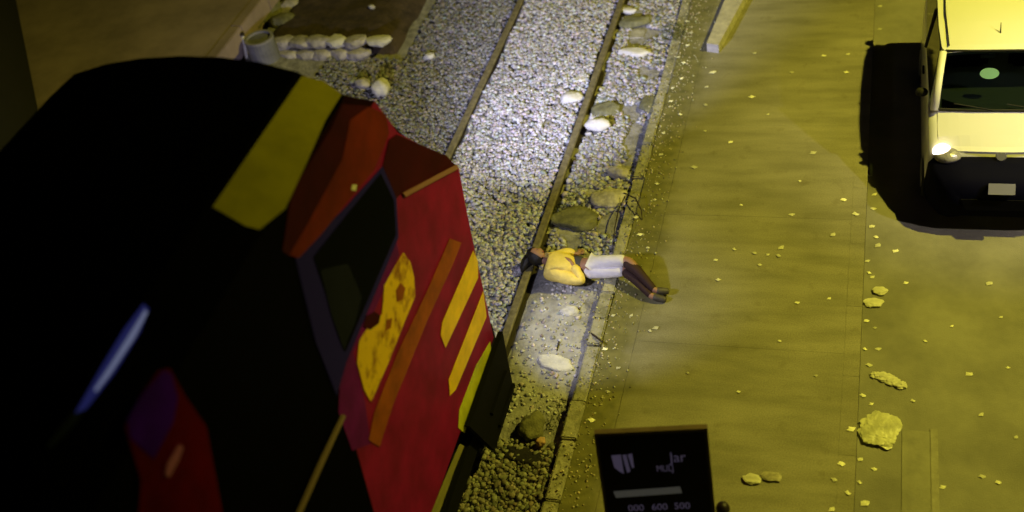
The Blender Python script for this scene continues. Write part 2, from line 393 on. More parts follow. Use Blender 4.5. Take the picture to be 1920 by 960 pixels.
# short concrete beam lying at the top of the pavement edge
bmv = obj('kerb_beam', prism([at(1326, 97, 0), at(1348, 100, 0), at(1372, 55, 0), at(1402, 0, 0), at(1440, -90, 0), at(1405, -90, 0), at(1366, 0, 0)], (0, 0, 1), .14), mat('beam_concrete', (.44, .41, .33), .85, .2, 8, .4, 50))
tag(bmv, 'narrow pale concrete beam lying along the pavement edge at the top', 'beam')
# twigs
def twig(pts, r, label):
    bm = tube(bmesh.new(), pts, [r, r * 1.1, r * .8, r * .5][:len(pts)], 6)
    return tag(obj('twig', bm, mat('bark', (.03, .02, .012), .9, .3, 30)), label, 'twig')
twig([at(1170, 362, .02), at(1192, 372, .10), at(1203, 395, .06), at(1204, 412, 0)], .009, 'bent dark twig arching over the gutter beside the pale slab')
twig([at(1172, 368, .05), at(1160, 392, .05), at(1152, 430, .045), at(1149, 470, .04)], .008, 'long dark twig lying along the broken coping above the legs')
twig([at(1104, 622, 0), at(1118, 632, .05), at(1130, 642, .05)], .012, 'short dark twig lying across the coping by the sand patch')
twig([at(1048, 640, -.08), at(1045, 652, -.075), at(1044, 662, -.08)], .008, 'tiny dark twig stuck in the sand patch')

# rubble wall across the far side of the track
sw = empty('stone_wall', (-8.2, 14.1, 0)); tag(sw, 'low rubble stone wall running from the platform to the ballast', 'wall')
def wstone(cx, cy, cz, sx, sy, sz, seed, m_=M_wallstone):
    o = obj('stone', rock_bm(sx, sy, sz, seed, 2, .3, .6), m_, sw); o.location = Vector((cx, cy, cz)) - Vector((-8.2, 14.1, 0)); o.rotation_euler.z = random.uniform(-.12, .12)
for i, (px, w_) in enumerate(((527, .20), (558, .19), (590, .21), (625, .19), (662, .19), (705, .21))):
    p = at(px, 86, .2); wstone(p.x, 14.16, .2, w_ * random.uniform(1.0, 1.35), random.uniform(.12, .17), random.uniform(.08, .13), i + 1, M_pale if i in (3, 5) else M_wallstone)
for i, px in enumerate((515, 545, 575, 605, 640, 672)):
    p = at(px, 102, .05); wstone(p.x, 14.05, .04, .22, .14, .13, i + 20)
for i, px in enumerate((530, 560, 592, 622, 655)):
    p = at(px, 116, -.08); wstone(p.x, 13.98, -.08, .22, .14, .13, i + 40)
po = empty('marker_post', at(461, 116, 0)); tag(po, 'thin white marker post between the platform edge and the grey drum', 'post')
obj('pole', tube(bmesh.new(), [(0, 0, -.2), (.12, 0, .50)], .026, 12), mat('post_white', (.55, .52, .5), .6, .15, 10), po, smooth=True)
obj('cap', tube(bmesh.new(), [(.12, 0, .50), (.126, 0, .525), (.13, 0, .54)], [.036, .036, .02], 12), M_rail_side, po)
dr = empty('concrete_drum', at(502, 118, 0)); tag(dr, 'grey concrete drum with a pale rim at the end of the stone wall', 'drum')
bm = bmesh.new(); tube(bm, [(0, 0, -.2), (0, 0, .44)], .235, 24); obj('drum_body', bm, mat('drum_grey', (.16, .16, .19), .85, .2, 6, .4, 30), dr, smooth=False)
bm = bmesh.new()
for a0 in range(24):
    a, b = a0 * math.pi / 12, (a0 + 1) * math.pi / 12
    q = [(r_ * math.cos(t_), r_ * math.sin(t_), z_) for t_ in (a, b) for r_, z_ in ((.235, .44), (.235, .475), (.19, .475), (.19, .44))]
    v = [bm.verts.new(p) for p in q]
    for i in range(4): bm.faces.new((v[i], v[(i + 1) % 4], v[4 + (i + 1) % 4], v[4 + i]))
bmesh.ops.remove_doubles(bm, verts=bm.verts[:], dist=1e-5); obj('rim', bm, mat('drum_rim', (.24, .23, .24), .8), dr)
# rubble heap at the top between platform and soil
for i, (px, py, s, m_) in enumerate(((500, 22, (.30, .34, .2), M_olivestone), (545, 12, (.24, .2, .14), M_wallstone), (478, 45, (.2, .14, .12), M_olivestone), (530, 42, (.24, .2, .15), M_olivestone), (565, -8, (.3, .2, .16), M_olivestone), (510, -15, (.26, .24, .18), M_olivestone))):
    rock('rubble_stone', at(px, py, .12), s, m_, 70 + i, 
         ['big mossy stone above the grey drum', 'lighter stone at the top edge beside the dark soil', 'small mossy stone right above the white post', 'mossy stone between the drum and the soil', 'mossy stone at the very top beside the soil', 'mossy stone at the very top by the platform'][i], 'stone', 'rubble heap by the platform', rot=i, sub=3)
rock('pebble', at(697, 13, .22), (.06, .04, .04), M_pale, 99, 'single pale pebble lying on the dark soil patch', 'stone')

# ================================================================== LITTER
def leaf_mesh(seed):
    r = random.Random(seed); n = 9; bm = bmesh.new(); c = bm.verts.new((0, 0, .012)); ring = []
    for i in range(n):
        a = 2 * math.pi * i / n; q = (1 if i % 2 else .72) * r.uniform(.75, 1.1)
        ring.append(bm.verts.new((.040 * q * math.cos(a), .026 * q * math.sin(a), .003 + r.uniform(0, .012))))
    for i in range(n): bm.faces.new((c, ring[i], ring[(i + 1) % n]))
    ext = bmesh.ops.extrude_face_region(bm, geom=bm.faces[:])
    for v in ext['geom']:
        if isinstance(v, bmesh.types.BMVert): v.co.z += .002
    me = bpy.data.meshes.new('fallen_leaf'); bmesh.ops.recalc_face_normals(bm, faces=bm.faces[:]); bm.to_mesh(me); bm.free(); me.materials.append(M_leaf); return me
LM = [leaf_mesh(i) for i in range(6)]
LEAVES = [(1415,100,1),(1410,182,1.5),(1323,197,1.1),(1325,163,1.1),(1276,215,1),(1337,136,1.6),(1302,314,1.4),(1525,287,1.5),(1370,267,1.1),(1278,147,1),(1290,85,1.2),(1296,62,1),(1590,102,1),(1587,136,1.2),(1582,375,1.2),(1562,440,1.2),(1605,402,1.4),(1485,403,1.1),(1495,568,.9),(1347,525,1),(1342,488,.9),(1230,615,1.2),(1219,621,.8),(1465,465,1.3),(1460,480,1),(1440,478,.8),(1415,475,.9),(1425,497,.9),(1377,468,.9),(1184,592,.8),(1650,12,1.1),(1650,55,1.1),(1635,425,1.2),(1646,460,1.4),(1680,471,1.3),(1627,490,.9),(1630,685,1.1),(1699,531,1),(1855,532,1.3),(1877,595,.7),(1818,702,1.3),(1840,778,.9),(1842,894,1),(1768,914,1),(1622,944,1.5),(1110,788,1.3),(1240,290,1.1),(1244,250,.9),(1200,440,1.2),(1150,592,.9),(1643,445,1),(1272,107,1),(1545,105,1.2),(1485,136,1),(1322,246,.7),(1597,805,1.4),(1578,870,1.2),(1565,900,1),(1590,925,1),(1640,365,1),(1500,340,.7),(1193,408,1.1),(1180,430,.9),(1560,955,1.1),
 (1632,330,.8),(1638,392,1.1),(1630,512,.8),(1636,520,1),(1625,602,1),(1641,615,.7),(1622,655,.8),(1647,655,1),(1618,742,1),(1634,758,.8),(1613,862,1),(1640,880,.9),(1612,905,.8),(1785,612,.6),(1735,640,.7),(1890,690,.7),(1872,905,.9),(1905,820,.8),(1712,752,.8),(1530,705,.6),(1385,735,.7),(1290,700,.6),(1462,640,.7),(1555,560,.8),(1390,385,.7),(1440,215,.7),(1232,345,1),(1228,375,.9),(1215,465,.8),(1176,520,.8),(1160,690,.9),(1140,735,.8),(1258,190,1.1),(1262,165,.9),(1282,118,1.1),(1288,40,.9),(1135,655,1.1)]
for i, (px, py, s) in enumerate(LEAVES):
    road = px > 1624 - (py - 300) * .04
    z = -.117 if road else (.004 if px > 1262 - (py - 150) * .11 else -.004)
    o = bpy.data.objects.new('fallen_leaf', LM[i % 6]); C.objects.link(o); o.location = at(px, py, z)
    o.scale = (s * .95, s * .95, .6); o.rotation_euler = (0, 0, random.uniform(-.7, .7))
    sz = 'larger pale' if s > 1.35 else ('tiny pale' if s < .95 else 'small pale')
    if road: pl_w = 'on the road behind the car' if py < 300 else ('on the road just in front of the car' if py < 480 else ('on the open road below the car' if py < 700 else 'on the road beside the concrete strip'))
    elif px < 1262 - (py - 150) * .11: pl_w = 'in the mossy gutter above the legs' if py < 560 else 'in the mossy gutter below the legs'
    elif py < 220: pl_w = 'on the pavement by the concrete beam' if px < 1360 else 'on the pavement left of the car shadow'
    elif py < 380: pl_w = 'on the pavement between the beam and the legs' if px < 1400 else 'on the pavement beside the car shadow'
    elif py < 640: pl_w = 'on the pavement right of the lying person' if px < 1540 else 'on the pavement along the kerb below the car'
    else: pl_w = 'on the pavement near the black notice board'
    tag(o, sz + ' leaf ' + pl_w, 'leaf', 'leaves fallen on the road' if road else 'leaves fallen on the pavement')
from collections import defaultdict
dd = defaultdict(list)
for o in C.objects:
    if o.name.startswith('fallen_leaf'): dd[o['label']].append(o)
NTH = ['leftmost', 'second from left', 'third from left', 'fourth from left', 'fifth from left', 'sixth from left', 'seventh from left', 'eighth from left', 'ninth from left']
for lab, os_ in dd.items():
    if len(os_) > 1:
        os_.sort(key=lambda q: (q.location.x / q.location.y))
        for q, o in enumerate(os_): o['label'] = lab + ', ' + ('rightmost' if q == len(os_) - 1 else NTH[q])
def crumple(name, px, py, z, size, m_, seed, label, cat, rough=.5):
    bm = bmesh.new(); bmesh.ops.create_icosphere(bm, subdivisions=4, radius=1); off = Vector((seed, seed * 2.1, 0))
    for v in bm.verts:
        d = 1 + rough * .55 * noise.noise(v.co * 1.6 + off) + rough * .45 * abs(noise.noise(v.co * 4.1 + off)) 
        v.co = Vector((v.co.x * size[0] * d, v.co.y * size[1] * d, max(v.co.z, -.35) * size[2] * d))
    o = obj(name, bm, m_); o.location = at(px, py, z); return tag(o, label, cat)
M_bag = mat('thin_plastic', (.56, .55, .33), .35, .3, 5, .6, 18)
M_paper = mat('pale_paper', (.62, .6, .42), .8, .12, 10, .3, 30)
crumple('plastic_bag', 1650, 806, -.09, (.17, .20, .022), M_bag, 3, 'round crumpled translucent bag lying in the gutter below the kerb', 'bag', .7)
crumple('crumpled_paper', 1650, 545, -.10, (.07, .06, .02), M_paper, 8, 'bright crumpled paper ball in the gutter, upper of a pair', 'paper')
crumple('crumpled_paper', 1638, 567, -.10, (.095, .065, .014), M_paper, 12, 'flattened crumpled paper in the gutter, lower of a pair', 'paper')
crumple('crumpled_paper', 1410, 898, .02, (.08, .055, .018), M_paper, 15, 'bright crumpled paper on the pavement right of the black sign', 'paper')
crumple('food_wrapper', 1447, 893, .02, (.10, .05, .012), mat('wrapper', (.36, .33, .22), .5, .3, 20), 18, 'dull wrapper on the pavement beside the bright crumpled paper', 'wrapper')
nk = empty('torn_napkin', at(1665, 712, -.11)); tag(nk, 'torn napkin in a string of scraps in the gutter above the round bag', 'napkin')
for i, (dx, dy, s) in enumerate(((-.12, .05, .05), (-.03, .03, .08), (.05, -.02, .07), (.12, -.07, .06))):
    bm = bmesh.new(); bmesh.ops.create_icosphere(bm, subdivisions=3, radius=1)
    for v in bm.verts:
        d = 1 + .5 * noise.noise(v.co * 2 + Vector((i * 5, 0, 0))); v.co = Vector((v.co.x * s * d, v.co.y * s * .8 * d, max(v.co.z, -.4) * .02 * d))
    o = obj('scrap', bm, M_paper, nk); o.location = (dx, dy, .005)

# ================================================================== TRAIN
TC = -4.72; HW = TC - SIDE_X; HW = abs(HW)
tr = empty('train', (TC, 0, 0)); tag(tr, 'dark train with a red and yellow striped nose moving up the track at left', 'train')
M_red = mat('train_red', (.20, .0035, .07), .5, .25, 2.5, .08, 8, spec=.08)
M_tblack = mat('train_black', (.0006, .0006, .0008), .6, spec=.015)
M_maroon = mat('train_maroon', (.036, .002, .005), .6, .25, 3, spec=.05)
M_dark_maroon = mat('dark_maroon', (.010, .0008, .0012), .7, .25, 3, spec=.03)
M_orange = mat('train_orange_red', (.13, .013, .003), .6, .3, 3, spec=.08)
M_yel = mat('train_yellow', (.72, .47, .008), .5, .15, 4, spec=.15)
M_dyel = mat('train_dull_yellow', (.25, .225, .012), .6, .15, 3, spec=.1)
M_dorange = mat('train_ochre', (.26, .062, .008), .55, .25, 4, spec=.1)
M_under = mat('underframe', (.004, .004, .004), .9, spec=.1)
M_glass = mat('cab_glass', (.0008, .0014, .0014), .6, spec=.02)
BZ = [(0, .95), (0, 1.6), (0, 2.3), (0, 2.95), (0, 3.4), (0, 4.0), (0, 4.45), (0, 4.76)]          # inset, z of the side
RZ = [(0, 4.76), (.31, 4.955), (.6, 5.02), (.9, 5.05), (HW, 5.06)]                                # roof, to the centre line
def yf(z):
    P = [(.95, 7.33), (1.6, 7.38), (2.3, 7.43), (2.95, 7.52), (3.2, 7.33), (3.95, 6.62), (4.45, 6.38), (4.76, 6.0), (4.955, 5.93), (5.06, 5.9)]
    for (a, b), (c, d) in zip(P, P[1:]):
        if a <= z <= c: return b + (d - b) * (z - a) / (c - a)
    return P[-1][1]
def bulge(inset): u = 1 - inset / HW; return .16 * (1 - u * u)
def loft_side(y0, rows, sgns):
    bm = bmesh.new()
    for sgn in sgns:
        col = [[bm.verts.new((sgn * (HW - i_), yy, z)) for yy in ((4.50 + (z - 2) * .15, yf(z)) if y0 > 0 else (y0, 4.50 + (z - 2) * .15))] for i_, z in rows]
        for a, b in zip(col, col[1:]): bm.faces.new((a[0], a[1], b[1], b[0]))
    return bm
def tpart(name, bm, m_, parent=tr, **k): return obj(name, bm, m_, parent, **k)
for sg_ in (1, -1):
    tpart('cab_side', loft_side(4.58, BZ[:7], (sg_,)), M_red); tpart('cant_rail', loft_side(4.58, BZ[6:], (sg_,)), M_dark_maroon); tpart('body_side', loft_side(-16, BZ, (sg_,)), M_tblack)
# roof (cab and body) as one curved skin
bm = bmesh.new(); rows = RZ + [(2 * HW - i_, z) for i_, z in RZ[-2::-1]]
st = []
for i_, z in rows:
    inn = min(i_, 2 * HW - i_)
    st.append([bm.verts.new((HW - i_, yy, z)) for yy in (-16, 4.9, yf(z) + bulge(inn))])
for a, b in zip(st, st[1:]):
    for q in range(2): bm.faces.new((a[q], a[q + 1], b[q + 1], b[q]))
tpart('roof', bm, M_tblack)
# front face in three bands
def front(z0, z1, m_, name, rows_n=4, off=0):
    bm = bmesh.new(); g_ = []
    for j in range(rows_n + 1):
        z = z0 + (z1 - z0) * j / rows_n; r_ = []
        for c in range(13):
            u = c / 12 * 2 - 1; x_ = u * HW; b_ = .16 * (1 - abs(u) ** 2)
            r_.append(bm.verts.new((x_, yf(z) + b_ + off, z)))
        g_.append(r_)
    for a, b in zip(g_, g_[1:]):
        for c in range(12): bm.faces.new((a[c], a[c + 1], b[c + 1], b[c]))
    return tpart(name, bm, m_, smooth=True)
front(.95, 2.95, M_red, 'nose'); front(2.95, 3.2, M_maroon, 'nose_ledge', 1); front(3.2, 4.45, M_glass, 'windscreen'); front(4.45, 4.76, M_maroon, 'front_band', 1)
bm = bmesh.new(); rr = [[bm.verts.new(((1 if s else -1) * (HW - i_), yf(z), z)) for s in (0, 1)] for i_, z in RZ[:2]]
tpart('bumper', boxbm(-HW + .1, HW - .1, 7.25, 7.62, .35, .93, bev=.04), M_under)
tpart('underframe', boxbm(-HW + .12, HW - .12, -15.8, 7.2, .55, .949), M_under)
# bogies
for yb in (5.2, -3.5, -12):
    bo = tpart('bogie', boxbm(-HW + .04, HW - .02, yb - 1.5, yb + 1.5, .32, .62, bev=.03), M_under)
    for ya in (-.9, .9):
        for xs in (RAIL_R - TC, RAIL_L - TC):
            bm = tube(bmesh.new(), [(xs - .05, 0, .45), (xs + .05, 0, .45)], .45, 24); o = obj('wheel', bm, M_under, bo); o.location.y = yb + ya
for zz, yy in ((.55, 6.95), (.25, 7.05)):
    tpart('step', boxbm(HW - .3, HW + .10, yy - .28, yy + .28, zz, zz + .035), M_under)
tpart('step_frame', prism([(HW + .02, 6.55, .15), (HW + .02, 7.33, .15), (HW + .02, 7.42, .95), (HW + .02, 6.2, .95)], (1, 0, 0), .05), M_under)
# livery panels: real plates a few mm proud of the side
def plate(name, poly, m_, off=.004, th=.004, parent=tr, label=None):
    pts = [on_side(px, py) + Vector((off - TC, 0, 0)) for px, py in poly]
    o = tpart(name, prism(pts, (1, 0, 0), th), m_, parent)
    if label: o['label'] = label
    return o
plate('stripe', [(842,447),(864,455),(846,500),(800,600),(735,760),(710,838),(690,825),(700,775),(745,660),(800,545)], M_dorange, label='dull ochre diagonal stripe')
plate('stripe', [(886,470),(895,490),(895,521),(834,652),(825,628),(828,605)], M_yel, label='bright yellow stripe, upper one')
plate('stripe', [(905,546),(911,594),(853,731),(842,742),(840,712)], M_yel, label='bright yellow stripe, lower one')
plate('stripe', [(918,640),(922,675),(870,812),(858,802),(860,769),(892,684)], mat('stripe_olive', (.45,.45,.02),.5,.2,5), label='short olive yellow stripe above the skirt')
lg = plate('emblem', [(755,474),(768,492),(775,520),(777,556),(755,608),(728,677),(694,754),(681,730),(668,680),(672,640),(690,612),(715,589),(719,536),(740,498)], mat('worn_yellow', (.26, .10, .008), .55, 0, 7, col2=(.72, .47, .01), thr=(.36, .52), spec=.1), label='ragged yellow emblem with dark spots')
plate('emblem_mark', [(748,530),(758,540),(752,562),(742,566),(740,545)], M_dorange, .0085, .003, lg)
plate('emblem_mark', [(722,600),(733,596),(730,615),(721,620)], M_dorange, .0085, .003, lg)
plate('emblem_hole', [(684,592),(700,584),(711,592),(708,606),(692,618),(680,612)], M_maroon, .0085, .003, lg)
plate('side_panel', [(742,447),(748,478),(700,586),(662,660),(684,755),(694,832),(660,845),(634,772),(640,668)], mat('violet_panel', (.12,.004,.18),.6,.25,3,spec=.08), .001, .002, label='violet red panel under the cab window')
plate('skirt_trim', [(861,832),(868,836),(850,880),(816,975),(802,975),(836,890)], mat('skirt_trim', (.22,.2,.06),.6,.15,8), .004, .01)
# cab window
wf = plate('window_frame', [(716,312),(742,372),(746,445),(648,680),(630,742),(590,640),(552,484),(640,395)], mat('window_frame', (.018,.014,.20),.7,spec=.03), .003, .004)  # violet-blue sheen is put into the frame colour
plate('glass', [(712,325),(736,375),(740,440),(645,660),(585,482),(650,400)], M_glass, .008, .003, wf)
plate('pane_reflection', [(597,506),(649,494),(675,556),(664,600),(641,655),(618,590)], mat('pane_reflection', (.012,.014,.03),.8,.1,4,spec=.02), .012, .002, wf)  # grey-green reflection in the pane, painted as a dull plate
# bands above the window
plate('side_band', [(655,225),(690,200),(722,215),(728,250),(700,318),(655,372),(600,440),(558,484),(541,478),(575,420),(640,300)], M_orange, .004, .004, label='orange red band above the cab window')
plate('side_band', [(640,195),(690,199),(655,224),(640,300),(575,420),(541,480),(528,470),(545,360),(620,240)], M_maroon, .003, .003, label='dark maroon band between the roof and the orange band')
plate('front_pillar', [(742,252),(836,292),(852,310),(752,362),(742,372),(716,312),(728,262)], M_maroon, .004, .004)
plate('grab_rail', [(752,362),(852,309),(856,316),(756,369)], mat('pale_trim', (.26,.12,.12),.5), .009, .012)
plate('rivet', [(658,346),(666,346),(664,358),(656,356)], M_pale, .009, .005)
# yellow roof-edge panel on the slanting cant
P0 = Vector((SIDE_X, 0, 4.76)); P1 = Vector((SIDE_X - .31, 0, 4.955)); nrm = (P1 - P0).cross(Vector((0, 1, 0))).normalized()
if nrm.z < 0: nrm = -nrm
pts = [on_plane(px, py, P0, nrm) - Vector((TC, 0, 0)) + nrm * .005 for px, py in ((566, 144), (606, 154), (640, 178), (609, 228), (572, 312), (534, 393), (486, 432), (460, 426), (398, 390))]
tpart('roof_panel', prism(pts, nrm, .006), M_dyel)['label'] = 'dull yellow panel along the roof edge'
# blue reflection on the roof edge, put in as glowing plates, further back
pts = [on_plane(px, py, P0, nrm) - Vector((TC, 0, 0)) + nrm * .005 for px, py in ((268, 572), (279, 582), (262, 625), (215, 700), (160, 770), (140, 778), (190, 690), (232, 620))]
ms_ = tpart('roof_reflection', prism(pts, nrm, .010), mat('roof_reflection', (.01, .01, .05), .4, emit=(.03, .035, .20), estr=.30, spec=.05)); ms_['label'] = 'blue reflection streak on the roof edge, put in as glow'
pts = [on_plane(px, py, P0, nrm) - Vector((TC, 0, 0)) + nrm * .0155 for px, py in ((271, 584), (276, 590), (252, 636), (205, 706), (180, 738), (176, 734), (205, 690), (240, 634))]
obj('reflection_core', prism(pts, nrm, .006), mat('reflection_core', (.05, .05, .1), .4, emit=(.22, .25, .42), estr=.45, spec=.05), ms_)
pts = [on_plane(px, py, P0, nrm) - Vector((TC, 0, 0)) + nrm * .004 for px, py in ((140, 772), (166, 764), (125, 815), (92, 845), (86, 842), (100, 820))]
tpart('reflection_tail', prism(pts, nrm, .010), mat('reflection_tail', (.012, .020, .030), .5, .3, 12, spec=.1))  # dim tail of the roof-edge reflection, put in as bluish colour
# red and violet plates, pale spot and handrail in the dark part
plate('body_patch', [(296,694),(316,690),(345,742),(385,800),(415,960),(425,1000),(255,1000),(262,900),(232,800),(262,740)], mat('patch_red', (.10, .0008, .006), .6,.3,3,spec=.03), .004, .004, label='dark red patch in the black side')
plate('body_patch', [(304,694),(318,700),(330,745),(322,790),(285,860),(240,820),(236,786),(262,740)], mat('patch_violet', (.05, .001, .50), .6,.3,3,spec=.03), .009, .003, label='violet upper corner of the dark red patch')
plate('pale_spot', [(331,832),(338,838),(330,862),(312,894),(304,890),(308,870)], mat('pale_spot', (.40, .10, .35), .5), .014, .006)
plate('handrail', [(637,777),(641,780),(600,868),(541,1000),(535,1000),(594,866)], mat('handrail', (.2,.14,.1),.5), .012, .02)
# headlamps
for s in (1, -1):
    hl = tpart('headlight', tube(bmesh.new(), [(0, 0, 0), (0, .09, 0)], .13, 24), M_under); hl.location = (s * (HW - .33), 7.50, 1.65)
    obj('lens', tube(bmesh.new(), [(0, .092, 0), (0, .11, 0)], [.115, .09], 24), mat('headlight_lens', (.8, .8, .8), .2, emit=LED, estr=20), hl)
def spot(name, loc, target, power, col, size, blend, rad, parent=None):
    l = bpy.data.lights.new(name, 'SPOT'); l.energy = power; l.color = col; l.spot_size = math.radians(size); l.spot_blend = blend; l.shadow_soft_size = rad
    o = bpy.data.objects.new(name, l); C.objects.link(o); o.location = loc
    o.rotation_euler = (Vector(target) - Vector(loc)).to_track_quat('-Z', 'Y').to_euler()
    if parent: world_child(o, parent)
    return o
spot('headlight_beam', (TC + .3, 7.85, 2.4), (-3.95, 16.8, 0), 2900, (.66, .67, 1.0), 52, .9, .08, tr)
spot('headlight_spill', (TC + HW - .33, 7.70, 1.65), (-4.6, 11.0, 0), 70, (.7, .72, 1.0), 110, .7, .05, tr)
spot('headlight_beam', (TC - HW + .33, 7.70, 1.65), (-6.9, 13.6, 0), 520, (.74, .72, 1.0), 80, .9, .05, tr)
dl = tpart('ditch_light', tube(bmesh.new(), [(0, 0, 0), (0, .06, 0)], .06, 16), M_under); dl.location = (HW - .2, 7.46, 1.62)
obj('lens', tube(bmesh.new(), [(0, .062, 0), (0, .07, 0)], .05, 16), MATS['headlight_lens'], dl)
spot('ditch_beam', (TC + HW - .2, 7.66, 1.62), (-2.80, 8.50, 0), 118, LED, 60, .8, .04, tr)

# ================================================================== CAR
XC = 1.39
car = empty('parked_car', (XC, 12.3, -.12)); tag(car, 'small white car with a dark bumper standing at the kerb on the right', 'car')
def cpart(name, bm, m_, parent=car, smooth=False):
    o = obj(name, bm, m_, smooth=smooth)
    if parent is car: world_child(o, car)
    else:
        o.parent = parent; o.matrix_parent_inverse = Matrix()
    return o
M_white = mat('car_white', (.82, .82, .80), .28, coat=.6)
M_navy = mat('dark_bumper', (.003, .003, .014), .7, spec=.04)  # one even dark navy over the whole front bumper
M_cglass = mat('windscreen_glass', (.002, .003, .004), .08)
M_rubber = mat('rubber', (.012, .012, .012), .8)
def loft(stations, prof, smooth=True):
    """stations: (y, half width, ztop, zbot) ; prof(hw, zt, zb) -> right half outline from bottom to centre top"""
    bm = bmesh.new(); R = []
    for y, hw, zt, zb in stations:
        p = prof(hw, zt, zb); full = [(XC - x_, z_) for x_, z_ in p] + [(XC + x_, z_) for x_, z_ in p[-2::-1]]
        R.append([bm.verts.new((x_, y, z_)) for x_, z_ in full])
    for a, b in zip(R, R[1:]):
        for i in range(len(a) - 1): bm.faces.new((a[i], a[i + 1], b[i + 1], b[i]))
    bm.faces.new(R[0]); bm.faces.new(R[-1][::-1])
    return bm
def pbody(hw, zt, zb): return [(hw * .94, zb), (hw, zb + .14), (hw + .005, zb + .4), (hw * .985, zt - .09), (hw * .955, zt - .025), (hw * .86, zt), (hw * .5, zt + .018), (0, zt + .025)]
def pbump(hw, zt, zb): return [(hw * .9, zb), (hw, zb + .10), (hw, zb + .28), (hw * .97, zt - .08), (hw * .9, zt - .01), (hw * .5, zt + .005), (0, zt + .008)]
body = cpart('body', loft([(10.82, .765, .66, .05), (10.95, .775, .745, .03), (11.10, .785, .85, .02), (11.27, .79, .95, .02), (11.5, .79, .975, .02), (12.6, .79, .985, .02), (13.6, .785, .99, .02), (14.0, .77, .97, .04), (14.14, .70, .88, .12)], pbody), M_white, smooth=True)
# bonnet skin slightly proud, with a shut line
bn = bmesh.new(); R = []
for y, hw, z in ((10.80, .60, .690), (10.86, .63, .715), (10.98, .655, .790), (11.12, .665, .882), (11.24, .665, .962)):
    R.append([bn.verts.new((XC + u * hw, y + (.05 * u * u if y < 10.9 else 0), z + .016 - .03 * abs(u) ** 3)) for u in [k / 6 - 1 for k in range(13)]])
for a, b in zip(R, R[1:]):
    for i in range(12): bn.faces.new((a[i], a[i + 1], b[i + 1], b[i]))
ext = bmesh.ops.extrude_face_region(bn, geom=bn.faces[:])
for v in ext['geom']:
    if isinstance(v, bmesh.types.BMVert): v.co.z -= .03
cpart('bonnet', bn, M_white, smooth=False)
fb = cpart('front_bumper', loft([(10.40, .42, .40, .12), (10.44, .56, .50, .06), (10.52, .67, .565, .03), (10.64, .735, .60, .02), (10.84, .772, .62, .02)], pbump), M_navy, smooth=True)
cpart('grille', prism([(XC - .40, 10.42, .36), (XC + .40, 10.42, .36), (XC + .34, 10.41, .22), (XC - .34, 10.41, .22)], (0, -1, .1), .035), M_under)
cpart('badge', tube(bmesh.new(), [(XC, 10.785, .662), (XC, 10.775, .672)], [.06, .05], 20), mat('chrome', (.5, .5, .55), .25, metal=.8))
pt = cpart('number_plate', prism([(XC - .135, 10.375, .45), (XC + .135, 10.375, .45), (XC + .135, 10.450, .545), (XC - .135, 10.450, .545)], (0, -1, .8), .05), mat('plate', (.22, .22, .32), .6))
# headlights
M_lens = mat('headlamp_glow', (.9, .9, .85), .15, emit=(1, .80, .60), estr=6)
for s in (-1, 1):
    hl = cpart('headlight', rock_bm(.15, .13, .075, 5, 3, .06), mat('lamp_housing', (.25, .24, .26), .25, .3, 12)); hl.matrix_parent_inverse = Matrix(); hl.location = (s * .55, 10.83 - 12.3, .64 + .12)
    ln = obj('lamp_lens', rock_bm(.105, .10, .085, 2, 3, .03), M_lens, hl); ln.location = (s * .055, .03, .02)
    fg = cpart('fog_trim', rock_bm(.075, .03, .03, 9, 2, .1), mat('fog_trim', (.3, .26, .36), .4)); fg.matrix_parent_inverse = Matrix(); fg.location = (s * .50, 10.60 - 12.3, .52 + .12)
# cabin: roof, pillars, glass
def rz(u): return 1.50 - .03 * abs(u) ** 2.5
bm = bmesh.new(); R = []
for y, hw, dz in ((11.64, .60, -.02), (11.74, .65, .0), (12.2, .675, .015), (12.9, .68, .01), (13.5, .67, -.01), (13.85, .63, -.06), (13.98, .58, -.12)):
    R.append([bm.verts.new((XC + u * hw, y, rz(u) + dz)) for u in [k / 6 - 1 for k in range(13)]])
for a, b in zip(R, R[1:]):
    for i in range(12): bm.faces.new((a[i], a[i + 1], b[i + 1], b[i]))
ext = bmesh.ops.extrude_face_region(bm, geom=bm.faces[:])
for v in ext['geom']:
    if isinstance(v, bmesh.types.BMVert): v.co.z -= .04
rf = cpart('roof', bm, M_white, smooth=False)
for s in (-1, 1):
    cpart('roof_gutter', tube(bmesh.new(), [(XC + s * .575, 11.72, 1.497), (XC + s * .60, 12.4, 1.513), (XC + s * .595, 13.5, 1.49)], .008, 6), M_rubber)
    cpart('front_pillar', tube(bmesh.new(), [(XC + s * .70, 11.24, .95), (XC + s * .675, 11.42, 1.18), (XC + s * .635, 11.66, 1.46)], [.050, .045, .04], 8), M_white, smooth=True)
    cpart('rear_pillar', tube(bmesh.new(), [(XC + s * .72, 14.02, .95), (XC + s * .62, 13.86, 1.44)], [.07, .06], 8), M_white, smooth=True)
    cpart('door_pillar', tube(bmesh.new(), [(XC + s * .765, 12.55, .96), (XC + s * .675, 12.6, 1.45)], .035, 8), M_rubber)
    w1 = prism([(XC + s * .745, 11.42, .985), (XC + s * .77, 12.5, .985), (XC + s * .68, 12.55, 1.44), (XC + s * .66, 11.78, 1.44)], (s, 0, 0), .006)
    cpart('side_window', w1, M_cglass)
    w1 = prism([(XC + s * .77, 12.62, .985), (XC + s * .745, 13.85, .985), (XC + s * .655, 13.75, 1.43), (XC + s * .68, 12.66, 1.44)], (s, 0, 0), .006)
    cpart('side_window', w1, M_cglass)
    mr = cpart('door_mirror', rock_bm(.07, .05, .055, 4, 3, .08), M_white if s > 0 else M_rubber, smooth=True); mr.matrix_parent_inverse = Matrix(); mr.location = (s * .84, 11.5 - 12.3, 1.02 + .12)
    # door shut line and handle
    cpart('door_handle', boxbm(XC + s * .80 - .012, XC + s * .80 + .012, 12.2, 12.36, .80, .825, bev=.005), M_rubber)
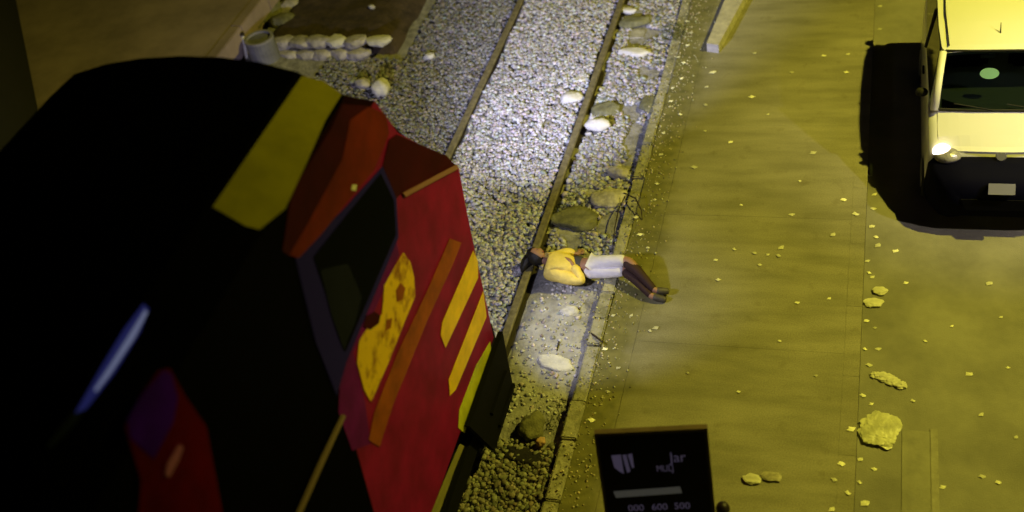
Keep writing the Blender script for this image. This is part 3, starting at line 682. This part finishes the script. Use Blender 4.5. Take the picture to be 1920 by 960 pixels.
# windscreen: real thin tinted glass with the cabin behind
gm = bpy.data.materials.new('tinted_glass'); gm.use_nodes = True; n_ = gm.node_tree.nodes; l_ = gm.node_tree.links; n_.remove(n_['Principled BSDF'])
tb = n_.new('ShaderNodeBsdfTransparent'); tb.inputs['Color'].default_value = (.10, .13, .125, 1); gl = n_.new('ShaderNodeBsdfGlossy'); gl.inputs['Roughness'].default_value = .05
fr = n_.new('ShaderNodeFresnel'); fr.inputs['IOR'].default_value = 1.45; ms = n_.new('ShaderNodeMixShader')
l_.new(fr.outputs[0], ms.inputs[0]); l_.new(tb.outputs[0], ms.inputs[1]); l_.new(gl.outputs[0], ms.inputs[2]); l_.new(ms.outputs[0], n_['Material Output'].inputs['Surface'])
bm = bmesh.new(); R = []
for t in (0, .25, .5, .75, 1):
    hw = .665 + (.61 - .665) * t
    R.append([bm.verts.new((XC + u * hw, 11.235 + .425 * t - .03 * (1 - u * u), .968 + .50 * t + .012 * math.sin(math.pi * t))) for u in [k / 6 - 1 for k in range(13)]])
for a, b in zip(R, R[1:]):
    for i in range(12): bm.faces.new((a[i], a[i + 1], b[i + 1], b[i]))
ws = cpart('windscreen', bm, gm, smooth=True)
cpart('windscreen_seal', tube(bmesh.new(), [(XC - .67, 11.235, .972), (XC - .3, 11.21, .972), (XC + .3, 11.21, .972), (XC + .67, 11.235, .972)], .014, 6), M_rubber)
cpart('windscreen_seal', tube(bmesh.new(), [(XC - .61, 11.66, 1.47), (XC - .3, 11.635, 1.478), (XC + .3, 11.635, 1.478), (XC + .61, 11.66, 1.47)], .012, 6), M_rubber)
for s in (-1, 1): cpart('windscreen_seal', tube(bmesh.new(), [(XC + s * .668, 11.235, .972), (XC + s * .612, 11.66, 1.47)], .012, 6), M_rubber)
cpart('dashboard', boxbm(XC - .64, XC + .64, 11.25, 11.65, .80, .972, bev=.02), mat('dash', (.006, .007, .006), .8))
M_seat = mat('seat_cloth', (.02, .018, .017), .9)
for s in (-1, 1):
    cpart('seat', boxbm(XC + s * .33 - .22, XC + s * .33 + .22, 12.05, 12.2, .6, 1.18, bev=.05), M_seat)
    cpart('headrest', boxbm(XC + s * .33 - .11, XC + s * .33 + .11, 12.08, 12.2, 1.20, 1.36, bev=.03), M_seat)
cpart('wiper', tube(bmesh.new(), [(XC - .1, 11.20, .985), (XC - .5, 11.26, 1.03)], .006, 6), M_rubber)
cpart('wiper', tube(bmesh.new(), [(XC + .45, 11.20, .985), (XC + .05, 11.245, 1.03)], .006, 6), M_rubber)
# mirror, sticker on the glass
def wsp(px, py, off=0):                     # point on the windscreen plane
    a = Vector((XC, 11.205, .968)); b = Vector((XC, 11.63, 1.468)); n = Vector((1, 0, 0)).cross(b - a).normalized()
    if n.y > 0: n = -n
    return on_plane(px, py, a, n) + n * off, n
c, nn = wsp(1855, 138, .012); r1 = Vector((1, 0, 0)); r2 = nn.cross(r1)
bm = prism([c + r1 * .10 * math.cos(a) + r2 * .062 * math.sin(a) for a in [k * math.pi / 10 for k in range(20)]], nn, .003)
cpart('sticker', bm, mat('sticker', (.16, .36, .30), .6))
c, nn = wsp(1853, 104, -.06)
cpart('inner_mirror', boxbm(c.x - .075, c.x + .075, c.y - .012, c.y + .012, c.z - .025, c.z + .025, bev=.008), mat('mirror_face', (.40, .42, .40), .3, emit=None))
cpart('aerial', tube(bmesh.new(), [(XC - .03, 11.95, 1.50), (XC - .03, 12.02, 1.60)], [.008, .004], 6), M_rubber)
for s in (-1, 1):
    for yw in (11.12, 13.45):
        wl = cpart('wheel', tube(bmesh.new(), [(-.09, 0, 0), (.09, 0, 0)], .28, 24), M_rubber); wl.matrix_parent_inverse = Matrix(); wl.location = (s * .70, yw - 12.3, .28)
        obj('rim', tube(bmesh.new(), [(s * .091, 0, 0), (s * .10, 0, 0)], .17, 18), mat('rim', (.4, .4, .4), .4, metal=.6), wl)

# ================================================================== SIGN AND BOLLARD
TL, TR = Vector((-1.92, 5.39, 2.0)), Vector((-1.11, 5.53, 2.0)); BL, BR = Vector((-1.86, 5.09, 1.0)), Vector((-1.04, 5.20, 1.0))
DN = (BL - TL).normalized(); U_ = (TR - TL).normalized(); NS = (BL - TL).cross(TR - TL).normalized()
if NS.y > 0: NS = -NS
BL = TL + DN * 1.25; BR = TR + DN * 1.25
sg = empty('notice_board', ((TL.x + TR.x) / 2, 5.3, 0)); tag(sg, 'black notice board with a pale crest and white lettering on the pavement', 'sign')
def sp(name, bm, m_): return world_child(obj(name, bm, m_), sg)
M_panel = mat('sign_black', (.0035, .003, .007), .5, spec=.2); M_sframe = mat('sign_frame', (.11, .075, .05), .6, .2, 6)
M_ink = mat('sign_ink', (.35, .3, .5), .6, emit=(.36, .30, .55), estr=.085); M_ink2 = mat('sign_grey', (.3, .3, .28), .6, emit=(.4, .4, .36), estr=.07)  # faint glow put into the lettering colours, the board face gets no light
sp('panel', prism([TL, TR, BR, BL], -NS, .05), M_panel)
def edge(a, b, o1, wd=.028):
    d_ = (b - a).normalized(); q = NS.cross(d_).normalized() * wd * o1
    return prism([a - d_ * .0, b, b + q, a + q], -NS, .056)
def shift(v): return v + NS * .006
sp('frame', prism([shift(TL), shift(TR), shift(TR - DN * .028), shift(TL - DN * .028)], -NS, .062), M_sframe)
sp('frame', prism([shift(TL - DN * .028), shift(BL), shift(BL - U_ * .024), shift(TL - DN * .028 - U_ * .024)], -NS, .062), M_sframe)
sp('frame', prism([shift(TR - DN * .028), shift(BR), shift(BR + U_ * .024), shift(TR - DN * .028 + U_ * .024)], -NS, .062), M_sframe)
for v in (TL + U_ * .15, TR - U_ * .15):
    sp('post', tube(bmesh.new(), [v + DN * .2 - NS * .09, v + DN * 1.2 - NS * .09, Vector((v.x, (v + DN * 1.2).y + .06, 0))], .03, 10), M_sframe)
def onp(px, py): return on_plane(px, py, TL, NS) + NS * .001
def sm(name, poly, m_): return sp(name, prism([onp(*p) for p in poly], NS, .003), m_)
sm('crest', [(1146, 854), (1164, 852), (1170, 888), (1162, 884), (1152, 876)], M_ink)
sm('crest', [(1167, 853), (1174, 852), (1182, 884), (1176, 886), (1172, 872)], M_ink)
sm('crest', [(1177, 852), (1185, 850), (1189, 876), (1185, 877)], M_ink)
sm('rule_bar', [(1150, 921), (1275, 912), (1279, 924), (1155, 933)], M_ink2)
def text(s, px, py, h, m_, wide=1.0):
    cu = bpy.data.curves.new('text', 'FONT'); cu.body = s; cu.size = 1; cu.extrude = .0
    t = bpy.data.objects.new('t', cu); C.objects.link(t); dg = bpy.context.evaluated_depsgraph_get()
    me = bpy.data.meshes.new_from_object(t.evaluated_get(dg)); bpy.data.objects.remove(t)
    p = onp(px, py) + NS * .003
    for v in me.vertices: v.co = p + U_ * (v.co.x * h * wide) - DN * (v.co.y * h)
    me.materials.clear(); world_child(obj('lettering', me, m_), sg)
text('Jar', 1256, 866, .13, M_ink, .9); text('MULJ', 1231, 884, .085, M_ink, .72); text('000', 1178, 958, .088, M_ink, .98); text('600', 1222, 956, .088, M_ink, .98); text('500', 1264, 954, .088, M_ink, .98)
bo = empty('bollard', at(1357, 970, .55)); bo.location.z = 0; tag(bo, 'dark round-topped bollard right of the black notice board', 'bollard')
BH = .92
obj('post', tube(bmesh.new(), [(0, 0, 0), (0, 0, BH - .08)], .055, 20), mat('bollard_dark', (.014, .008, .010), .5), bo, smooth=True)
bm = bmesh.new(); bmesh.ops.create_uvsphere(bm, u_segments=20, v_segments=10, radius=.060)
for v in bm.verts: v.co.z = v.co.z * 1.2 + BH - .08
obj('cap', bm, MATS['bollard_dark'], bo, smooth=True)
c = at(1355, 950, BH - .05); bo.location = (c.x, c.y, 0)

# ================================================================== PERSON lying on the shoulder
pe = empty('person', (-3.1, 9.3, 0)); tag(pe, 'person lying beside the rail in a yellow jacket and white shorts, legs over the coping', 'person')
def skin(name, V, E, R_, m_, parent=pe, sub=2, root=0):
    me = bpy.data.meshes.new(name); me.from_pydata([tuple(v) for v in V], E, [])
    o = bpy.data.objects.new(name, me); C.objects.link(o); md = o.modifiers.new('s', 'SKIN'); md.use_smooth_shade = True
    for i, r in enumerate(R_):
        sv = me.skin_vertices[0].data[i]; sv.radius = r if isinstance(r, tuple) else (r, r); sv.use_root = (i == root)
    s_ = o.modifiers.new('u', 'SUBSURF'); s_.levels = sub; s_.render_levels = sub
    dg = bpy.context.evaluated_depsgraph_get(); m2 = bpy.data.meshes.new_from_object(o.evaluated_get(dg)); bpy.data.objects.remove(o)
    q = obj(name, m2, m_); q.data.materials.clear(); q.data.materials.append(m_)
    q.data.polygons.foreach_set('use_smooth', [True] * len(q.data.polygons)); return world_child(q, parent) if parent is pe else q
M_skin = mat('skin', (.34, .18, .12), .6, .08, 20); M_leg = mat('brown_leggings', (.032, .011, .009), .8, .15, 12)
M_jacket = mat('yellow_jacket', (.85, .66, .16), .75, .10, 14, .5, 22); M_short = mat('white_shorts', (.72, .69, .72), .8, .06, 10, .4, 16)
M_hair = mat('dark_hair', (.008, .006, .006), .5, .3, 60, .4, 80); M_shoe = mat('worn_shoe', (.075, .065, .055), .6, .2, 20)
head = at(1006, 480, .14); neck = at(1024, 490, .10); chest = at(1048, 500, .08); waist = at(1083, 499, .05); pelvis = at(1108, 501, .07)
shR = at(1033, 512, .09); shL = at(1036, 484, .14); elR = at(1094, 528, .02); wrR = at(1068, 488, .20); haR = at(1050, 482, .19)
elL = at(1068, 472, .08); wrL = at(1083, 478, .06); haL = at(1088, 470, .05)
hipR = at(1112, 509, .06); hipL = at(1112, 493, .15); knR = at(1176, 507, .16); knL = at(1178, 488, .27); anR = at(1222, 556, .055); anL = at(1228, 545, .10)
toR = at(1247, 562, .03); toL = at(1252, 546, .06)
hip2 = (hipR + hipL) / 2
V = [pelvis, waist, chest, neck, head, shR, elR, wrR, shL, elL, wrL, hipR, knR, anR, hipL, knL, anL, toR, toL, haR, haL, knR.lerp(anR, .35), knL.lerp(anL, .35)]
E_ = [(0, 1), (1, 2), (2, 3), (3, 4), (2, 5), (5, 6), (6, 7), (2, 8), (8, 9), (9, 10), (0, 11), (11, 12), (12, 21), (21, 13), (0, 14), (14, 15), (15, 22), (22, 16), (13, 17), (16, 18), (7, 19), (10, 20)]
Rr = [.10, .09, .11, .048, .05, .05, .036, .026, .05, .036, .026, .075, .055, .036, .075, .055, .036, .032, .032, .028, .028, .056, .056]
body_p = skin('body', V, E_, Rr, M_skin)
# head with face
hd = bmesh.new(); bmesh.ops.create_uvsphere(hd, u_segments=24, v_segments=18, radius=1)
for v in hd.verts:
    x_, y_, z_ = v.co
    v.co = Vector((x_ * .075 * (1 - .15 * max(0, -z_)), y_ * .092, z_ * .112))
    if y_ > .75 and abs(x_) < .25 and -.35 < z_ < .15: v.co.y += .018 * (1 - abs(x_) * 4)          # nose
    if y_ > .7 and .12 < abs(x_) < .5 and .05 < z_ < .3: v.co.y -= .006                            # eye sockets
    if y_ > .5 and z_ < -.6: v.co.y += .008                                                        # chin
# head frame: crown towards -X, face up and away
hx = (head - neck).normalized(); fy = Vector((.15, .55, .82)); fy = (fy - hx * fy.dot(hx)).normalized(); sx = fy.cross(hx)
HM = Matrix((sx, fy, hx)).transposed().to_4x4(); HM.translation = head
hd.transform(HM); ho = world_child(obj('head', hd, M_skin, smooth=True), pe)
hp = empty  # (hair etc. are sub-parts of the head)
def headpart(name, bm, m_):
    bm.transform(HM); o = obj(name, bm, m_, smooth=True); o.parent = ho; o.matrix_parent_inverse = Matrix(); return o
bm = bmesh.new(); bmesh.ops.create_uvsphere(bm, u_segments=22, v_segments=16, radius=1)
kill = [v for v in bm.verts if v.co.y > .5 and v.co.z < .45]; bmesh.ops.delete(bm, geom=kill, context='VERTS')
for v in bm.verts: v.co = Vector((v.co.x * .088, v.co.y * .106 - .008, v.co.z * .124 + .006)) * (1 + .06 * noise.noise(v.co * 6))
headpart('hair', bm, M_hair)
for s in (-1, 1):
    bm = bmesh.new(); bmesh.ops.create_uvsphere(bm, u_segments=8, v_segments=6, radius=.011); bmesh.ops.translate(bm, vec=(s * .028, .082, .012), verts=bm.verts[:]); headpart('eye', bm, mat('eyelid', (.25, .13, .09), .6))
    bm = bmesh.new(); bmesh.ops.create_uvsphere(bm, u_segments=8, v_segments=6, radius=1)
    for v in bm.verts: v.co = Vector((v.co.x * .008 + s * .076, v.co.y * .018, v.co.z * .028 - .005))
    headpart('ear', bm, M_skin)
bm = bmesh.new(); bmesh.ops.create_uvsphere(bm, u_segments=10, v_segments=6, radius=1)
for v in bm.verts: v.co = Vector((v.co.x * .024, v.co.y * .006 + .088, v.co.z * .008 - .052))
headpart('mouth', bm, mat('lips', (.35, .10, .08), .5))
# loose long hair spread on the rail
for i in range(9):
    a0 = head + hx * .07 - fy * .03; dx = random.uniform(-.11, -.02); dy = random.uniform(-.24, .12)
    pts = [a0, a0 + Vector((dx * .5, dy * .35, -.04)), a0 + Vector((dx, dy * .75, -.10)), a0 + Vector((dx * 1.1, dy, -.13))]
    bm = tube(bmesh.new(), pts, [.045, .05, .04, .012], 8); o = obj('hair_lock', bm, M_hair, smooth=True); o.parent = ho; o.matrix_parent_inverse = Matrix()
# the hair locks and head parts were built in world space, and head's own matrix is handled by world_child
for ch in ho.children: ch.matrix_parent_inverse = Matrix()
# jacket, shorts, leggings, shoes
skin('jacket', [chest, neck.lerp(chest, .35), waist, shR, elR, elR.lerp(wrR, .8), shL, elL, elL.lerp(wrL, .75), chest.lerp(waist, .5) + Vector((0, -.03, 0))],
     [(0, 1), (0, 9), (9, 2), (0, 3), (3, 4), (4, 5), (0, 6), (6, 7), (7, 8)], [(.17, .17), .095, .145, .105, .078, .056, .092, .060, .045, .175], M_jacket)
skin('undershirt', [waist.lerp(chest, .3), waist, waist.lerp(pelvis, .7)], [(0, 1), (1, 2)], [.135, .132, .122], mat('dark_undershirt', (.05, .05, .075), .8, .15, 12))
skin('shorts', [pelvis, waist.lerp(pelvis, .45), hipR, hipR.lerp(knR, .5), hipR.lerp(knR, .97), hipL, hipL.lerp(knL, .5), hipL.lerp(knL, .97)],
     [(0, 1), (0, 2), (2, 3), (3, 4), (0, 5), (5, 6), (6, 7)], [.12, .105, .098, .088, .076, .095, .085, .074], M_short)
for kn, an in ((knR, anR), (knL, anL)):
    skin('legging', [kn.lerp(hip2, .12), kn.lerp(an, .3), kn.lerp(an, .7), an], [(0, 1), (1, 2), (2, 3)], [.066, .064, .050, .044], M_leg)
for an, to in ((anR, toR), (anL, toL)):
    skin('shoe', [an, an.lerp(to, .45), to, to + (to - an) * .12], [(0, 1), (1, 2), (2, 3)], [.046, .044, .042, .028], M_shoe)
# hands: palm and five fingers
def hand(wr, dirv, up, name='hand'):
    dirv = dirv.normalized(); side = up.cross(dirv).normalized(); V = [wr, wr + dirv * .045, wr + dirv * .085]; E = [(0, 1), (1, 2)]; R_ = [.022, (.034, .018), (.034, .017)]
    h = skin(name, V, E, R_, M_skin, pe, 1)
    for k, (o_, L) in enumerate(((-.030, .062), (-.010, .072), (.010, .068), (.029, .054))):
        a = wr + dirv * .085 + side * o_; b = a + dirv * L * .5 - up * .006; c_ = b + dirv * L * .4 - up * .02
        f = skin('finger', [a - dirv * .012, a, b, c_], [(0, 1), (1, 2), (2, 3)], [.009, .009, .0085, .007], M_skin, None, 1); f.parent = h; f.matrix_parent_inverse = Matrix()
    a = wr + dirv * .03 - side * .03; f = skin('thumb', [a, a + dirv * .03 - side * .022, a + dirv * .058 - side * .026], [(0, 1), (1, 2)], [.012, .010, .008], M_skin, None, 1); f.parent = h; f.matrix_parent_inverse = Matrix()
hand(wrR, haR - wrR, Vector((0, 0, 1))); hand(wrL, haL - wrL, Vector((0, 0, 1)))

# ================================================================== STREET LAMPS (real lamps off to the right)
LAMP_X, LAMP_Y, LAMP_Z = 6.4, 11.6, 11.4
lamp = empty('street_lamp', (8.2, LAMP_Y, -.12)); tag(lamp, 'tall street lamp with a yellow sodium head beyond the car on the right', 'street lamp')
M_mast = mat('mast', (.18, .18, .18), .5, metal=.4)
obj('mast', tube(bmesh.new(), [(0, 0, 0), (0, 0, 6), (0, 0, LAMP_Z + .5)], [.11, .09, .06], 12), M_mast, lamp, smooth=True)
obj('arm', tube(bmesh.new(), [(0, 0, LAMP_Z + .4), (-.8, 0, LAMP_Z + .6), (-1.5, 0, LAMP_Z + .45)], .045, 10), M_mast, lamp, smooth=True)
hh = obj('lamp_head', boxbm(-1.95, -1.3, -.14, .14, LAMP_Z + .33, LAMP_Z + .47, bev=.03), M_mast, lamp)
obj('lens', boxbm(-1.88, -1.4, -.10, .10, LAMP_Z + .305, LAMP_Z + .328), mat('sodium_lens', (1, .9, .4), .4, emit=SODIUM, estr=30), hh)
pl_ = spot('sodium_light', (LAMP_X, LAMP_Y, LAMP_Z), (.4, 11.8, 0), 7200, SODIUM, 104, 1.0, .10, lamp)
wl = empty('wall_lamp', (5.2, 9.4, -.12)); tag(wl, 'white wall lamp on a short post across the road', 'lamp')
obj('post', tube(bmesh.new(), [(0, 0, 0), (0, 0, 5.0)], .05, 10), M_mast, wl, smooth=True)
obj('lamp_head', boxbm(-.30, .05, -.12, .12, 5.0, 5.12, bev=.02), M_mast, wl)
obj('lens', boxbm(-.28, -.04, -.10, .10, 4.975, 4.996), mat('white_lens', (1, 1, 1), .4, emit=(1, .93, .95), estr=20), wl)
spot('white_light', (5.0, 9.4, 4.80), (2.0, 11.1, .7), 560, (1.0, .86, .86), 42, 1.0, .06, wl)
